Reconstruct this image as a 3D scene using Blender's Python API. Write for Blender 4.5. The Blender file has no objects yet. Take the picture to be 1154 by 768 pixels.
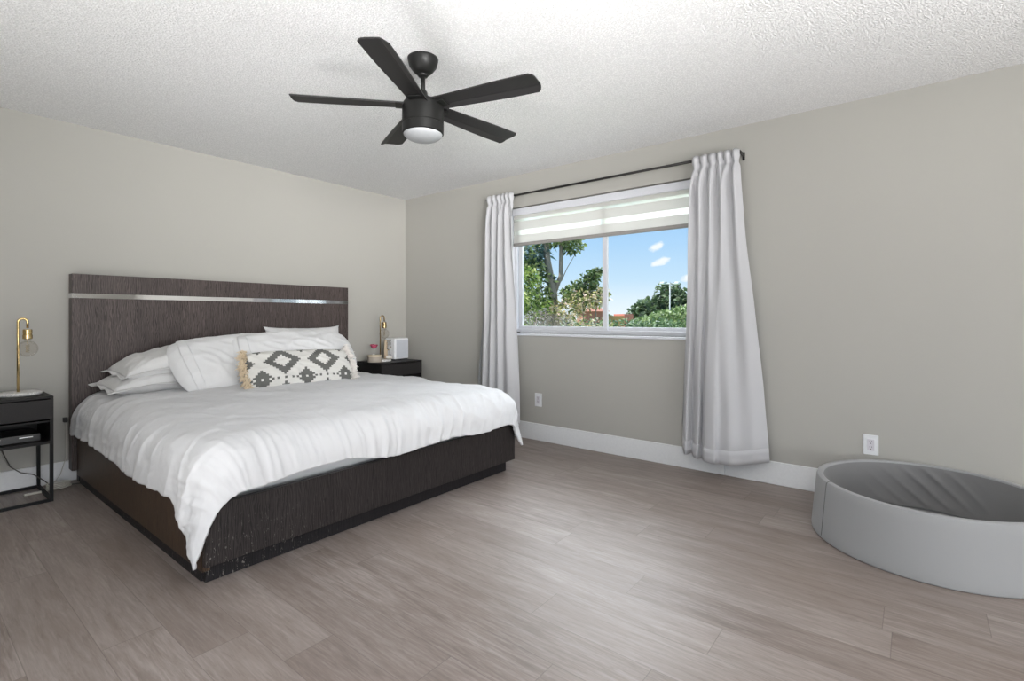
import bpy, bmesh, math, random
from mathutils import Vector, Matrix, noise, Euler
SC = bpy.context.scene
COL = SC.collection
PI = math.pi
random.seed(7)

# ------------------------------------------------------------------ camera
cam_data = bpy.data.cameras.new('camera')
cam = bpy.data.objects.new('camera', cam_data); COL.objects.link(cam)
cam.location = (-3.731, -4.507, 1.115)
cam.rotation_euler = (PI/2, 0, math.radians(-51.5))
cam_data.sensor_width = 36.0
cam_data.lens = 570.0/1154.0*36.0
cam_data.shift_y = -26.5/1154.0
cam_data.clip_start = 0.05; cam_data.clip_end = 600
SC.camera = cam
SC.view_settings.view_transform = 'Standard'
SC.view_settings.look = 'None'
SC.view_settings.exposure = 0.17
SC.view_settings.gamma = 1.0
SC.view_settings.use_curve_mapping = False

# ------------------------------------------------------------------ light
def area_light(name, loc, direction, sx, sy, power, col=(1, 1, 1), spread=180):
    l = bpy.data.lights.new(name, 'AREA'); l.shape = 'RECTANGLE'; l.size = sx; l.size_y = sy
    l.energy = power; l.color = col; l.spread = math.radians(spread)
    o = bpy.data.objects.new(name, l); COL.objects.link(o); o.location = loc
    o.rotation_euler = Vector(direction).to_track_quat('-Z', 'Y').to_euler()
    return o
# unseen fill lights added behind the camera: one level, one tilted upward
area_light('back_fill', (-3.0, -10.05, 1.25), (0.04, 1, .02), 3.2, 2.1, 45, (.985, 0.995, 1.0))
area_light('back_fill_upward', (-3.0, -10.10, .75), (0.04, 1, .55), 3.2, 1.2, 120, (1.0, 1.0, 1.0))
area_light('left_fill', (-5.06, -4.6, 1.35), (1, -.12, .14), 2.4, 1.6, 38, (.985, .995, 1.0))  # unseen fill light added on the left, set in the wall opening
# added unseen fill lamps: two bounce off the ceiling, one aims at the corner
area_light('ceiling_bounce_fill', (-4.40, -2.7, .15), (.22, .05, 1), 0.9, 3.2, 76, (1, .995, .985), 150)
area_light('ceiling_bounce_fill', (-2.9, -6.2, .75), (.10, .62, 1), 2.4, 1.0, 56, (1, .995, .985), 112)
area_light('corner_fill', (-3.7, -6.0, 1.65), (.56, 1, .13), 1.3, .9, 20, (1, .995, .985), 48)
sun = bpy.data.lights.new('sun', 'SUN'); sun.energy = 5.5; sun.angle = math.radians(1.0); sun.color = (1, .96, .88)
so = bpy.data.objects.new('sun', sun); COL.objects.link(so); so.rotation_euler = Vector((.42, -.30, -.85)).to_track_quat('-Z', 'Y').to_euler()

sky = bpy.data.lights.new('east_sky', 'SUN'); sky.energy = 10.0; sky.angle = math.radians(62); sky.color = (.93, .96, 1)
so = bpy.data.objects.new('east_sky', sky); COL.objects.link(so); so.rotation_euler = Vector((-.66, -.20, -.66)).to_track_quat('-Z', 'Y').to_euler()

class NT:
    """tiny node helper"""
    def __init__(s, tree): s.t = tree; s.n = tree.nodes; s.l = tree.links
    def new(s, typ, **kw):
        n = s.n.new(typ)
        for k, v in kw.items(): setattr(n, k, v)
        return n
    def set(s, sock, v):
        if isinstance(v, bpy.types.NodeSocket): s.l.new(v, sock)
        elif v is not None:
            try: sock.default_value = v
            except Exception: sock.default_value = (v[0], v[1], v[2], 1) if len(v) == 3 else v
    def math(s, op, a, b=None, c=None, clamp=False):
        n = s.new('ShaderNodeMath', operation=op); n.use_clamp = clamp
        s.set(n.inputs[0], a)
        if b is not None: s.set(n.inputs[1], b)
        if c is not None: s.set(n.inputs[2], c)
        return n.outputs[0]
    def mix(s, f, a, b, blend='MIX'):
        n = s.new('ShaderNodeMix', data_type='RGBA', blend_type=blend)
        s.set(n.inputs[0], f); s.set(n.inputs[6], a if not isinstance(a, tuple) else (*a[:3], 1)); s.set(n.inputs[7], b if not isinstance(b, tuple) else (*b[:3], 1))
        return n.outputs[2]
    def ramp(s, f, stops, interp='LINEAR'):
        n = s.new('ShaderNodeValToRGB'); n.color_ramp.interpolation = interp
        e = n.color_ramp.elements
        while len(e) < len(stops): e.new(0.5)
        for i, (p, c) in enumerate(stops):
            e[i].position = p; e[i].color = (*c, 1) if len(c) == 3 else c
        s.set(n.inputs[0], f); return n.outputs[0]
    def noise(s, vec, scale, detail=4, rough=.5, dist=0):
        n = s.new('ShaderNodeTexNoise'); s.set(n.inputs['Vector'], vec); n.inputs['Scale'].default_value = scale
        n.inputs['Detail'].default_value = detail; n.inputs['Roughness'].default_value = rough; n.inputs['Distortion'].default_value = dist
        return n.outputs[0]
    def mapping(s, vec, scale=(1, 1, 1), loc=(0, 0, 0), rot=(0, 0, 0)):
        n = s.new('ShaderNodeMapping'); s.set(n.inputs[0], vec); n.inputs[1].default_value = loc; n.inputs[2].default_value = rot; n.inputs[3].default_value = scale
        return n.outputs[0]
    def sep(s, vec):
        n = s.new('ShaderNodeSeparateXYZ'); s.set(n.inputs[0], vec); return n.outputs
    def comb(s, x, y, z):
        n = s.new('ShaderNodeCombineXYZ'); s.set(n.inputs[0], x); s.set(n.inputs[1], y); s.set(n.inputs[2], z); return n.outputs[0]
    def bump(s, h, strength=.3, dist=.01):
        n = s.new('ShaderNodeBump'); s.set(n.inputs['Height'], h); n.inputs['Strength'].default_value = strength; n.inputs['Distance'].default_value = dist
        return n.outputs[0]

# world: clear blue sky, paler towards the horizon, with a few small clouds
w = bpy.data.worlds.new('sky'); SC.world = w; w.use_nodes = True
t = NT(w.node_tree); w.node_tree.nodes.clear()
tc = t.new('ShaderNodeTexCoord').outputs['Generated']
nrm = t.new('ShaderNodeVectorMath', operation='NORMALIZE'); t.set(nrm.inputs[0], tc); d = nrm.outputs[0]
z = t.sep(d)[2]
base = t.ramp(z, [(0.0, (.84, .90, .95)), (.03, (.74, .85, .95)), (.07, (.56, .75, .93)), (.14, (.42, .65, .92)), (.30, (.22, .46, .84)), (1.0, (.12, .32, .72))])
def cloud_puff(dirv, rx, rz, rotz=.0):
    v = Vector(dirv).normalized(); side = Vector((v.y, -v.x, 0)).normalized(); up = side.cross(v).normalized()
    if up.z < 0: up = -up
    a, b = side*math.cos(rotz)+up*math.sin(rotz), up*math.cos(rotz)-side*math.sin(rotz)
    def dot(q):
        n = t.new('ShaderNodeVectorMath', operation='DOT_PRODUCT'); t.set(n.inputs[0], d); n.inputs[1].default_value = q; return n.outputs['Value']
    x = t.math('DIVIDE', dot(a), rx); y = t.math('DIVIDE', dot(b), rz)
    r = t.math('SQRT', t.math('ADD', t.math('MULTIPLY', x, x), t.math('MULTIPLY', y, y)))
    front = t.math('GREATER_THAN', dot(v), .5)
    return t.math('MULTIPLY', t.math('SUBTRACT', 1.0, r, clamp=True), front)
wob = t.noise(t.mapping(d, (60, 60, 130)), 1.0, 5, .65)
puffs = [((.961, .399, .139), .017, .0085, .45), ((.961, .388, .110), .017, .0085, .30), ((.958, .398, .105), .013, .0055, .2), ((1.002, .347, .078), .018, .008, .2), ((1.0, .30, .25), .2, .05, .2), ((.75, .66, .34), .3, .08, .1)]
tot = None
for p in puffs:
    q = cloud_puff(*p); tot = q if tot is None else t.math('MAXIMUM', tot, q)
cl = t.math('MULTIPLY_ADD', t.math('SUBTRACT', wob, .5), 1.9, t.math('MULTIPLY', tot, 1.35))
cl = t.math('MULTIPLY', t.math('SMOOTH_MIN', t.math('MAXIMUM', t.math('MULTIPLY', cl, 1.3), 0), .92, .2), t.math('GREATER_THAN', tot, 0.001))
skycol = t.mix(cl, base, (.93, .94, .97))
bg = t.new('ShaderNodeBackground'); t.set(bg.inputs[0], skycol); bg.inputs[1].default_value = 1.0
t.l.new(bg.outputs[0], t.new('ShaderNodeOutputWorld').inputs[0])

# ------------------------------------------------------------------ materials
def material(name):
    m = bpy.data.materials.new(name); m.use_nodes = True; nt = m.node_tree; nt.nodes.clear()
    n = NT(nt); out = n.new('ShaderNodeOutputMaterial'); return m, n, out
def principled(n, out, **kw):
    p = n.new('ShaderNodeBsdfPrincipled')
    for k, v in kw.items(): n.set(p.inputs[k.replace('_', ' ')], v if not (isinstance(v, tuple) and len(v) == 3) else (*v, 1))
    n.l.new(p.outputs[0], out.inputs[0]); return p
def simple(name, col, rough=.6, metal=0, grain=0.0, gscale=60, **kw):
    m, n, out = material(name)
    oc = n.new('ShaderNodeTexCoord').outputs['Object']
    nz = n.noise(oc, gscale, 3)
    c = n.mix(nz, tuple(x*.93 for x in col), tuple(min(1, x*1.05) for x in col))
    p = principled(n, out, Base_Color=c, Roughness=rough, Metallic=metal, **kw)
    if grain: n.l.new(n.bump(nz, grain, .003), p.inputs['Normal'])
    return m

# walls: greige eggshell paint
m, n, out = material('greige_paint'); WALL = m
oc = n.new('ShaderNodeTexCoord').outputs['Object']
c = n.mix(n.noise(oc, 1.3, 3), (.392, .382, .352), (.412, .402, .371))
p = principled(n, out, Base_Color=c, Roughness=.62); p.inputs['Specular IOR Level'].default_value = .3
n.l.new(n.bump(n.noise(oc, 90, 3, .6), .12, .002), p.inputs['Normal'])
# ceiling: white popcorn texture
m, n, out = material('popcorn_plaster'); CEIL = m
oc = n.new('ShaderNodeTexCoord').outputs['Object']
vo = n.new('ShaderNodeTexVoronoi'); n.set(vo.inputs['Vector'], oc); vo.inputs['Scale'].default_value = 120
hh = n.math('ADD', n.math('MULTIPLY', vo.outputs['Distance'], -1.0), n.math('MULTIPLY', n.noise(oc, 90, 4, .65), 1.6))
cc = n.ramp(n.math('ADD', n.math('MULTIPLY', vo.outputs['Distance'], .8), n.noise(oc, 130, 3, .6)), [(.50, (.95, .95, .95)), (1.25, (.74, .74, .74))])  # crevice shade between the grains is painted into the base colour
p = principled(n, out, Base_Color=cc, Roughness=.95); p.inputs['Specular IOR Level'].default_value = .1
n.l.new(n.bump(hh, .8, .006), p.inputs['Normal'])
TRIM = simple('white_trim_paint', (.74, .75, .76), .35)
FRAMEW = simple('white_window_vinyl', (.66, .67, .71), .35)

# floor: grey-brown laminate planks running along Y
m, n, out = material('laminate_planks'); FLOOR = m
oc = n.new('ShaderNodeTexCoord').outputs['Object']
X_, Y_, Z_ = n.sep(oc)[:3]
PW, PL = .177, 1.32
xi = n.math('DIVIDE', n.math('ADD', X_, 3.087+PW*20), PW)
col_i = n.math('FLOOR', xi)
wn = n.new('ShaderNodeTexWhiteNoise', noise_dimensions='1D'); n.set(wn.inputs['W'], col_i)
yo = n.math('ADD', n.math('DIVIDE', Y_, PL), n.math('MULTIPLY', wn.outputs['Value'], 7.0))
row_i = n.math('FLOOR', yo)
wn2 = n.new('ShaderNodeTexWhiteNoise', noise_dimensions='2D'); n.set(wn2.inputs['Vector'], n.comb(col_i, row_i, 0))
rnd = wn2.outputs['Value']
shift = n.math('MULTIPLY', rnd, 37.0)
pv = n.comb(n.math('ADD', X_, shift), n.math('ADD', Y_, n.math('MULTIPLY', rnd, 11.0)), 0)
g1 = n.noise(n.mapping(pv, (7, .9, 1)), 2.2, 8, .62, .6)
g2 = n.noise(n.mapping(pv, (75, 4, 1)), 1.6, 5, .7)
blot = n.noise(n.mapping(oc, (1.5, .8, 1)), 1.7, 3)
wv = n.new('ShaderNodeTexWave', wave_type='BANDS', bands_direction='X'); n.set(wv.inputs['Vector'], n.mapping(pv, (1, .16, 1)))
wv.inputs['Scale'].default_value = 14; wv.inputs['Distortion'].default_value = 9; wv.inputs['Detail'].default_value = 3; wv.inputs['Detail Scale'].default_value = 1.2
c = n.ramp(g1, [(.28, (.112, .086, .074)), (.5, (.255, .212, .192)), (.70, (.40, .350, .326))])
c = n.mix(n.math('MULTIPLY', n.math('SUBTRACT', wv.outputs[0], .30, clamp=True), .55), c, (.19, .152, .135))
c = n.mix(n.math('MULTIPLY', n.math('SUBTRACT', g2, .46, clamp=True), 1.5), c, (.56, .50, .47))
c = n.mix(n.math('MULTIPLY', n.math('SUBTRACT', .52, g2, clamp=True), 1.8), c, (.16, .128, .112))
c = n.mix(n.math('MULTIPLY', rnd, .38), c, (.40, .352, .328))
wn3 = n.new('ShaderNodeTexWhiteNoise', noise_dimensions='2D'); n.set(wn3.inputs['Vector'], n.comb(row_i, col_i, 3))
c = n.mix(n.math('MULTIPLY', wn3.outputs['Value'], .38), c, (.165, .128, .110))
c = n.mix(n.math('MULTIPLY', n.math('SUBTRACT', blot, .30, clamp=True), 1.0), c, (.20, .152, .126))
g4 = n.noise(n.mapping(pv, (26, 2.6, 1)), 1.7, 6, .72, 1.5)
c = n.mix(n.math('MULTIPLY', n.math('SUBTRACT', g4, .50, clamp=True), 2.2), c, (.12, .094, .082))
fx = n.math('FRACT', xi); fy = n.math('FRACT', yo)
ex = n.math('MINIMUM', fx, n.math('SUBTRACT', 1, fx)); ey = n.math('MINIMUM', fy, n.math('SUBTRACT', 1, fy))
seam = n.math('MAXIMUM', n.math('LESS_THAN', n.math('MULTIPLY', ex, PW), .0011), n.math('LESS_THAN', n.math('MULTIPLY', ey, PL), .0014))
c = n.mix(n.math('MULTIPLY', seam, .38), c, (.06, .048, .042))
p = principled(n, out, Base_Color=c, Roughness=n.math('MULTIPLY_ADD', g2, .12, .38)); p.inputs['Specular IOR Level'].default_value = .42
hb = n.math('SUBTRACT', n.math('MULTIPLY', g2, .35), seam)
n.l.new(n.bump(hb, .18, .0015), p.inputs['Normal'])

def dark_oak(name, lo, hi, vertical='Z', rough=.42, scratch=0.0, wear=None):
    m, n, out = material(name)
    oc = n.new('ShaderNodeTexCoord').outputs['Object']
    x, y, z = n.sep(oc)[:3]
    a = n.math('ADD', x, y)                         # runs across the veneer on front and side faces alike
    nb = n.math('FLOOR', n.math('DIVIDE', a, .155))
    wn = n.new('ShaderNodeTexWhiteNoise', noise_dimensions='1D'); n.set(wn.inputs['W'], nb)
    v = n.comb(n.math('ADD', a, n.math('MULTIPLY', wn.outputs['Value'], 9)), n.math('MULTIPLY', y, .2), n.math('ADD', z, n.math('MULTIPLY', wn.outputs['Value'], 5)))
    wv = n.new('ShaderNodeTexWave', wave_type='BANDS', bands_direction='X'); n.set(wv.inputs['Vector'], n.mapping(v, (1, 1, .22)))
    wv.inputs['Scale'].default_value = 34; wv.inputs['Distortion'].default_value = 16; wv.inputs['Detail'].default_value = 3; wv.inputs['Detail Scale'].default_value = .9
    fine = n.noise(n.mapping(v, (170, 170, 7)), 1.2, 4, .65)
    f = n.math('ADD', n.math('MULTIPLY', wv.outputs[0], .34), n.math('MULTIPLY', fine, .82))
    c = n.ramp(f, [(.30, lo), (.85, hi)])
    c = n.mix(n.math('MULTIPLY', wn.outputs['Value'], .25), c, tuple(q*.7 for q in lo))
    if scratch:
        sp = n.noise(n.mapping(oc, (130, 130, 34)), 1.3, 3, .7)
        low = n.math('SUBTRACT', 1.0, n.math('MULTIPLY', z, 3.2), clamp=True)
        near = n.math('SUBTRACT', 1.0, n.math('MULTIPLY', n.math('ADD', x, 1.03), 1.4), clamp=True)
        k = n.math('MULTIPLY', n.math('GREATER_THAN', sp, .645), n.math('MULTIPLY', low, near))
        c = n.mix(n.math('MULTIPLY', k, scratch), c, (.35, .32, .30))
    p = principled(n, out, Base_Color=c, Roughness=rough); p.inputs['Specular IOR Level'].default_value = .28
    n.l.new(n.bump(f, .35, .0015), p.inputs['Normal'])
    return m
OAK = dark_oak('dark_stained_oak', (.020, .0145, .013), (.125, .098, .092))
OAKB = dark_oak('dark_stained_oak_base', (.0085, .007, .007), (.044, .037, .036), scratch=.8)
OAKS = dark_oak('dark_oak_warm_cast', (.022, .013, .008), (.105, .064, .038))  # warm light cast on the left rail, painted in as browner oak
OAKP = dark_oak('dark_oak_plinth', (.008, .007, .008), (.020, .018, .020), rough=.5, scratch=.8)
SP = dict(Specular_IOR_Level=.2)
BLACKW = simple('black_ash_laminate', (.012, .011, .011), .5, grain=.2, **SP)
DARKD = simple('charcoal_drawer_front', (.024, .022, .022), .55, grain=.2, **SP)
BLACKM = simple('black_powder_coat', (.006, .006, .007), .45, **SP)
CHROME = simple('polished_chrome', (.93, .93, .94), .06, 1.0)
BRASS = simple('brushed_brass', (.72, .54, .26), .25, 1.0)
DBRASS = simple('aged_brass', (.36, .27, .14), .32, 1.0)
RODM = simple('dark_bronze_rod', (.020, .018, .017), .4, .3)
FANM = simple('matt_black_metal', (.010, .010, .0095), .42, **SP)
FANB = simple('black_blade_laminate', (.022, .021, .021), .42, **SP)
SEAM = simple('seam_shadow_gap', (.02, .02, .02), .9)

def cloth(name, col, rough=.9, weave=700, bumpk=.15, trans=0.0, wr=0.0):
    m, n, out = material(name)
    oc = n.new('ShaderNodeTexCoord').outputs['Object']
    nz = n.noise(oc, weave, 2)
    c = n.mix(nz, tuple(x*.95 for x in col), col)
    p = principled(n, out, Base_Color=c, Roughness=rough); p.inputs['Specular IOR Level'].default_value = .25
    p.inputs['Sheen Weight'].default_value = .15
    h = nz
    if wr:
        h = n.math('ADD', n.math('MULTIPLY', nz, .06), n.math('MULTIPLY', n.noise(n.mapping(oc, (1, 1, .6)), 14, 5, .6, .8), wr))
    n.l.new(n.bump(h, bumpk, .004 if not wr else .02), p.inputs['Normal'])
    if trans:
        tr = n.new('ShaderNodeBsdfTranslucent'); n.set(tr.inputs[0], c)
        mx = n.new('ShaderNodeMixShader'); mx.inputs[0].default_value = trans
        n.l.new(p.outputs[0], mx.inputs[1]); n.l.new(tr.outputs[0], mx.inputs[2]); n.l.new(mx.outputs[0], out.inputs[0])
    return m
WHITE = cloth('white_cotton', (.635, .635, .645), wr=.30, bumpk=.35)
SHEET = cloth('white_sheet_fabric', (.66, .67, .68))
PILW = cloth('white_pillowcase', (.69, .69, .695), wr=.35, bumpk=.35)
PILG = cloth('pale_grey_pillowcase', (.66, .655, .65), wr=.35, bumpk=.35)
CURT = cloth('pale_grey_linen', (.565, .565, .582), trans=.12, weave=260, bumpk=.2)
CURTB = cloth('grey_curtain_lining', (.33, .34, .34), trans=.05)
BLINDO = cloth('cream_opaque_shade_fabric', (.78, .77, .745), trans=.42, weave=400, bumpk=.1)
# sheer bands of the shade
m, n, out = material('sheer_shade_mesh'); SHEER = m
df = n.new('ShaderNodeBsdfDiffuse'); df.inputs[0].default_value = (.86, .85, .80, 1)
tl = n.new('ShaderNodeBsdfTranslucent'); tl.inputs[0].default_value = (.95, .94, .90, 1)
tp = n.new('ShaderNodeBsdfTransparent'); tp.inputs[0].default_value = (1, 1, .97, 1)
a = n.new('ShaderNodeMixShader'); a.inputs[0].default_value = .75; n.l.new(df.outputs[0], a.inputs[1]); n.l.new(tl.outputs[0], a.inputs[2])
b = n.new('ShaderNodeMixShader'); b.inputs[0].default_value = .45; n.l.new(a.outputs[0], b.inputs[1]); n.l.new(tp.outputs[0], b.inputs[2])
n.l.new(b.outputs[0], out.inputs[0])
def thin_glass(name, tint=(1, 1, 1), refl=1.0):
    m, n, out = material(name)
    fr = n.new('ShaderNodeLayerWeight'); fr.inputs[0].default_value = .18
    tp = n.new('ShaderNodeBsdfTransparent'); tp.inputs[0].default_value = (*tint, 1)
    gl = n.new('ShaderNodeBsdfGlossy'); gl.inputs['Roughness'].default_value = .02
    mx = n.new('ShaderNodeMixShader'); n.set(mx.inputs[0], n.math('MULTIPLY', fr.outputs[0], refl, clamp=True))
    n.l.new(tp.outputs[0], mx.inputs[1]); n.l.new(gl.outputs[0], mx.inputs[2]); n.l.new(mx.outputs[0], out.inputs[0]); return m
GLASS = thin_glass('window_glass', (.97, .985, .98), .7)
BULB = thin_glass('clear_bulb_glass', (.95, .94, .92), .30)
# marble
m, n, out = material('white_marble'); MARBLE = m
oc = n.new('ShaderNodeTexCoord').outputs['Object']
v = n.noise(oc, 14, 6, .6, 2.5)
c = n.ramp(v, [(.40, (.72, .71, .69)), (.50, (.50, .49, .48)), (.56, (.74, .73, .71))])
principled(n, out, Base_Color=c, Roughness=.3)
FROST = simple('frosted_white_glass', (.30, .31, .32), .45)
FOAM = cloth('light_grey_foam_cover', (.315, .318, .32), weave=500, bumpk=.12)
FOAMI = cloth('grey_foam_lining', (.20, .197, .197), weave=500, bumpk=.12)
PLASTW = simple('white_plastic', (.72, .73, .75), .35)
GRILLE = simple('pale_grey_fabric_grille', (.52, .54, .58), .8)
DARKP = simple('black_plastic', (.012, .012, .012), .3)
SLOT = simple('dark_slot', (.03, .02, .02), .7)
BEIGE = simple('beige_stoneware', (.42, .37, .31), .7)
CREAM = simple('cream_lid', (.66, .57, .42), .6)
PINK = simple('dark_pink_petals', (.42, .06, .12), .5)
PINKL = simple('pale_pink_petals', (.78, .38, .46), .5)
TANW = simple('pale_bamboo', (.58, .46, .33), .6)
SHELLM = simple('white_seashell', (.72, .69, .64), .5)
CORDW = simple('clear_white_cord', (.55, .53, .48), .4)
CORDB = simple('dark_cord', (.06, .055, .05), .5)
BADGE = simple('silver_badge', (.75, .75, .75), .3, .6)
TASS = simple('cream_tassel_yarn', (.74, .61, .44), .95)
TASSW = simple('white_tassel_yarn', (.80, .76, .72), .95)
# lumbar pattern: stepped diamonds woven into cream cloth
m, n, out = material('stepped_diamond_weave'); LUMB = m
uv = n.new('ShaderNodeTexCoord').outputs['UV']
u_, v_, _ = n.sep(uv)[:3]
CELL = .0168; CELLV = .0150
ci = n.math('FLOOR', n.math('DIVIDE', n.math('ADD', u_, 10*18*CELL+.152), CELL)); cj = n.math('FLOOR', n.math('DIVIDE', n.math('ADD', v_, 10*18*CELLV-.036), CELLV))
def near(c_, off):
    k = n.math('MODULO', n.math('ADD', c_, 9.0+off+180), 18.0)
    return n.math('ABSOLUTE', n.math('SUBTRACT', k, 9.0))
def lt(a, b): return n.math('LESS_THAN', a, b)
def gt(a, b): return n.math('GREATER_THAN', a, b)
def AND(a, b): return n.math('MULTIPLY', a, b)
def OR(a, b): return n.math('MAXIMUM', a, b)
bi, bj, si, sj = near(ci, 0), near(cj, 0), near(ci, 9), near(cj, 9)
bd = n.math('ADD', bi, bj); sd = n.math('ADD', si, sj)
big = AND(lt(bd, 7.5), gt(bd, 3.5))
small = lt(sd, 4.5)
white = OR(AND(lt(si, .5), lt(sj, .5)), AND(AND(gt(si, 2.5), lt(si, 3.5)), lt(sj, .5)))
dash = AND(lt(sj, .5), OR(AND(gt(si, 5.5), lt(si, 6.5)), gt(si, 8.5)))
pat = OR(big, OR(AND(small, n.math('SUBTRACT', 1, white)), dash))
wz = n.noise(uv, 420, 2)
c = n.mix(pat, n.mix(wz, (.54, .53, .50), (.68, .67, .64)), n.mix(wz, (.085, .085, .080), (.15, .15, .14)))
p = principled(n, out, Base_Color=c, Roughness=.95); n.l.new(n.bump(wz, .3, .002), p.inputs['Normal'])

def leafmat(name, cols, rough=.5):
    m, n, out = material(name)
    at = n.new('ShaderNodeAttribute'); at.attribute_name = 'leaf_tone'
    k = at.outputs['Fac']
    c = n.ramp(k, [(i/(len(cols)-1) if len(cols) > 1 else 0, q) for i, q in enumerate(cols)])
    p = n.new('ShaderNodeBsdfPrincipled'); n.set(p.inputs['Base Color'], c); p.inputs['Roughness'].default_value = rough
    tr = n.new('ShaderNodeBsdfTranslucent'); n.set(tr.inputs[0], c)
    mx = n.new('ShaderNodeMixShader'); mx.inputs[0].default_value = .25
    n.l.new(p.outputs[0], mx.inputs[1]); n.l.new(tr.outputs[0], mx.inputs[2]); n.l.new(mx.outputs[0], out.inputs[0]); return m
LEAF_TREE = leafmat('green_and_teal_leaves', [(.03, .06, .025), (.10, .17, .05), (.22, .30, .09), (.38, .44, .20)])
LEAF_BLUE = leafmat('bluish_palm_leaves', [(.02, .06, .06), (.07, .15, .15), (.20, .30, .28)])
LEAF_LIME = leafmat('bright_green_leaves', [(.05, .10, .02), (.20, .32, .06), (.42, .52, .14), (.55, .60, .25)])
LEAF_VAR = leafmat('variegated_cream_pink_leaves', [(.08, .13, .04), (.28, .33, .10), (.60, .55, .25), (.75, .52, .42), (.80, .72, .60)])
LEAF_DRY = leafmat('purplish_dry_twigs', [(.10, .09, .06), (.28, .24, .22), (.42, .36, .34)])
LEAF_DARK = leafmat('dark_green_crown', [(.03, .055, .03), (.08, .13, .06), (.14, .20, .09)])
LEAF_MID = leafmat('mid_green_bush', [(.07, .12, .04), (.18, .26, .09), (.34, .42, .20)])
LEAF_HEDGE = leafmat('hedge_leaves', [(.04, .08, .04), (.11, .18, .09), (.20, .28, .14)])
BARK = simple('grey_brown_bark', (.27, .24, .20), .9, grain=.8, gscale=20)
CORAL = simple('coral_painted_render', (.50, .19, .15), .8)
ROOFT = simple('terracotta_roof', (.30, .12, .08), .8)
POLEM = simple('galvanised_grey_steel', (.42, .44, .46), .5)
GRASS = simple('mown_grass', (.10, .16, .05), .95, gscale=3)
WIREM = simple('black_cable', (.03, .03, .035), .6)

# ------------------------------------------------------------------ mesh helpers
class MB:
    def __init__(s): s.v = []; s.f = []; s.mi = []; s.uv = None; s.cur = 0; s.tone = []
    def add(s, vs, fs):
        o = len(s.v); s.v += [tuple(v) for v in vs]; s.f += [tuple(i+o for i in f) for f in fs]; s.mi += [s.cur]*len(fs)
        return s
    def box(s, x0, x1, y0, y1, z0, z1):
        vs = [(x, y, z) for z in (z0, z1) for y in (y0, y1) for x in (x0, x1)]
        return s.add(vs, [(0, 2, 3, 1), (4, 5, 7, 6), (0, 1, 5, 4), (2, 6, 7, 3), (0, 4, 6, 2), (1, 3, 7, 5)])
    def lathe(s, prof, cx=0, cy=0, seg=32, caps=True):
        vs = []; fs = []; k = len(prof)
        for i in range(seg):
            a = 2*PI*i/seg
            for r, z in prof: vs.append((cx+r*math.cos(a), cy+r*math.sin(a), z))
        for i in range(seg):
            j = (i+1) % seg
            for q in range(k-1): fs.append((i*k+q, j*k+q, j*k+q+1, i*k+q+1))
        if caps:
            if prof[0][0] > 1e-5: fs.append(tuple(i*k for i in range(seg))[::-1])
            if prof[-1][0] > 1e-5: fs.append(tuple(i*k+k-1 for i in range(seg)))
        return s.add(vs, fs)
    def tube(s, pts, r, seg=8, caps=True):
        pts = [Vector(p) for p in pts]; rs = r if isinstance(r, (list, tuple)) else [r]*len(pts)
        vs = []; fs = []; up = None
        for i, p in enumerate(pts):
            a = pts[max(0, i-1)]; b = pts[min(len(pts)-1, i+1)]; tdir = (b-a).normalized()
            if up is None:
                up = Vector((0, 0, 1)) if abs(tdir.z) < .9 else Vector((1, 0, 0))
            n1 = (up - tdir*up.dot(tdir)).normalized(); n2 = tdir.cross(n1); up = n1
            for k in range(seg):
                q = 2*PI*k/seg; vs.append(p+(n1*math.cos(q)+n2*math.sin(q))*rs[i])
        for i in range(len(pts)-1):
            for k in range(seg):
                j = (k+1) % seg; fs.append((i*seg+k, i*seg+j, (i+1)*seg+j, (i+1)*seg+k))
        if caps:
            fs.append(tuple(range(seg))[::-1]); fs.append(tuple((len(pts)-1)*seg+k for k in range(seg)))
        return s.add(vs, fs)
    def grid(s, fn, nu, nv, close_u=False):
        vs = [fn(i/(nu if close_u else nu), j/nv) for i in range(nu if close_u else nu+1) for j in range(nv+1)]
        fs = []
        for i in range(nu):
            i2 = (i+1) % nu if close_u else i+1
            for j in range(nv): fs.append((i*(nv+1)+j, i2*(nv+1)+j, i2*(nv+1)+j+1, i*(nv+1)+j+1))
        return s.add(vs, fs)
    def build(s, name, mats, parent=None, smooth=False, bevel=0, bseg=2, angle=35, solid=0, subsurf=0):
        me = bpy.data.meshes.new(name); me.from_pydata(s.v, [], s.f); me.validate()
        if not isinstance(mats, (list, tuple)): mats = [mats]
        for q in mats: me.materials.append(q)
        if len(mats) > 1: me.polygons.foreach_set('material_index', s.mi)
        me.update()
        bm = bmesh.new(); bm.from_mesh(me); bmesh.ops.recalc_face_normals(bm, faces=bm.faces) if not s.tone else None
        bm.to_mesh(me); bm.free()
        if s.uv is not None:
            lay = me.uv_layers.new(name='UVMap')
            for lp in me.loops: lay.data[lp.index].uv = s.uv[lp.vertex_index]
        if s.tone:
            at = me.attributes.new('leaf_tone', 'FLOAT', 'FACE')
            at.data.foreach_set('value', s.tone)
        o = bpy.data.objects.new(name, me); COL.objects.link(o)
        if smooth: me.polygons.foreach_set('use_smooth', [True]*len(me.polygons))
        if solid: q = o.modifiers.new('solid', 'SOLIDIFY'); q.thickness = solid; q.offset = 0
        if bevel:
            q = o.modifiers.new('bevel', 'BEVEL'); q.width = bevel; q.segments = bseg; q.limit_method = 'ANGLE'; q.angle_limit = math.radians(angle)
            q.harden_normals = False
        if subsurf: q = o.modifiers.new('sub', 'SUBSURF'); q.levels = subsurf; q.render_levels = subsurf
        if parent is not None:
            o.parent = parent
            o.matrix_parent_inverse = parent.matrix_world.inverted() if False else Matrix.Translation(parent.location).inverted() if parent.type == 'EMPTY' and False else Matrix()
        return o
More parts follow.
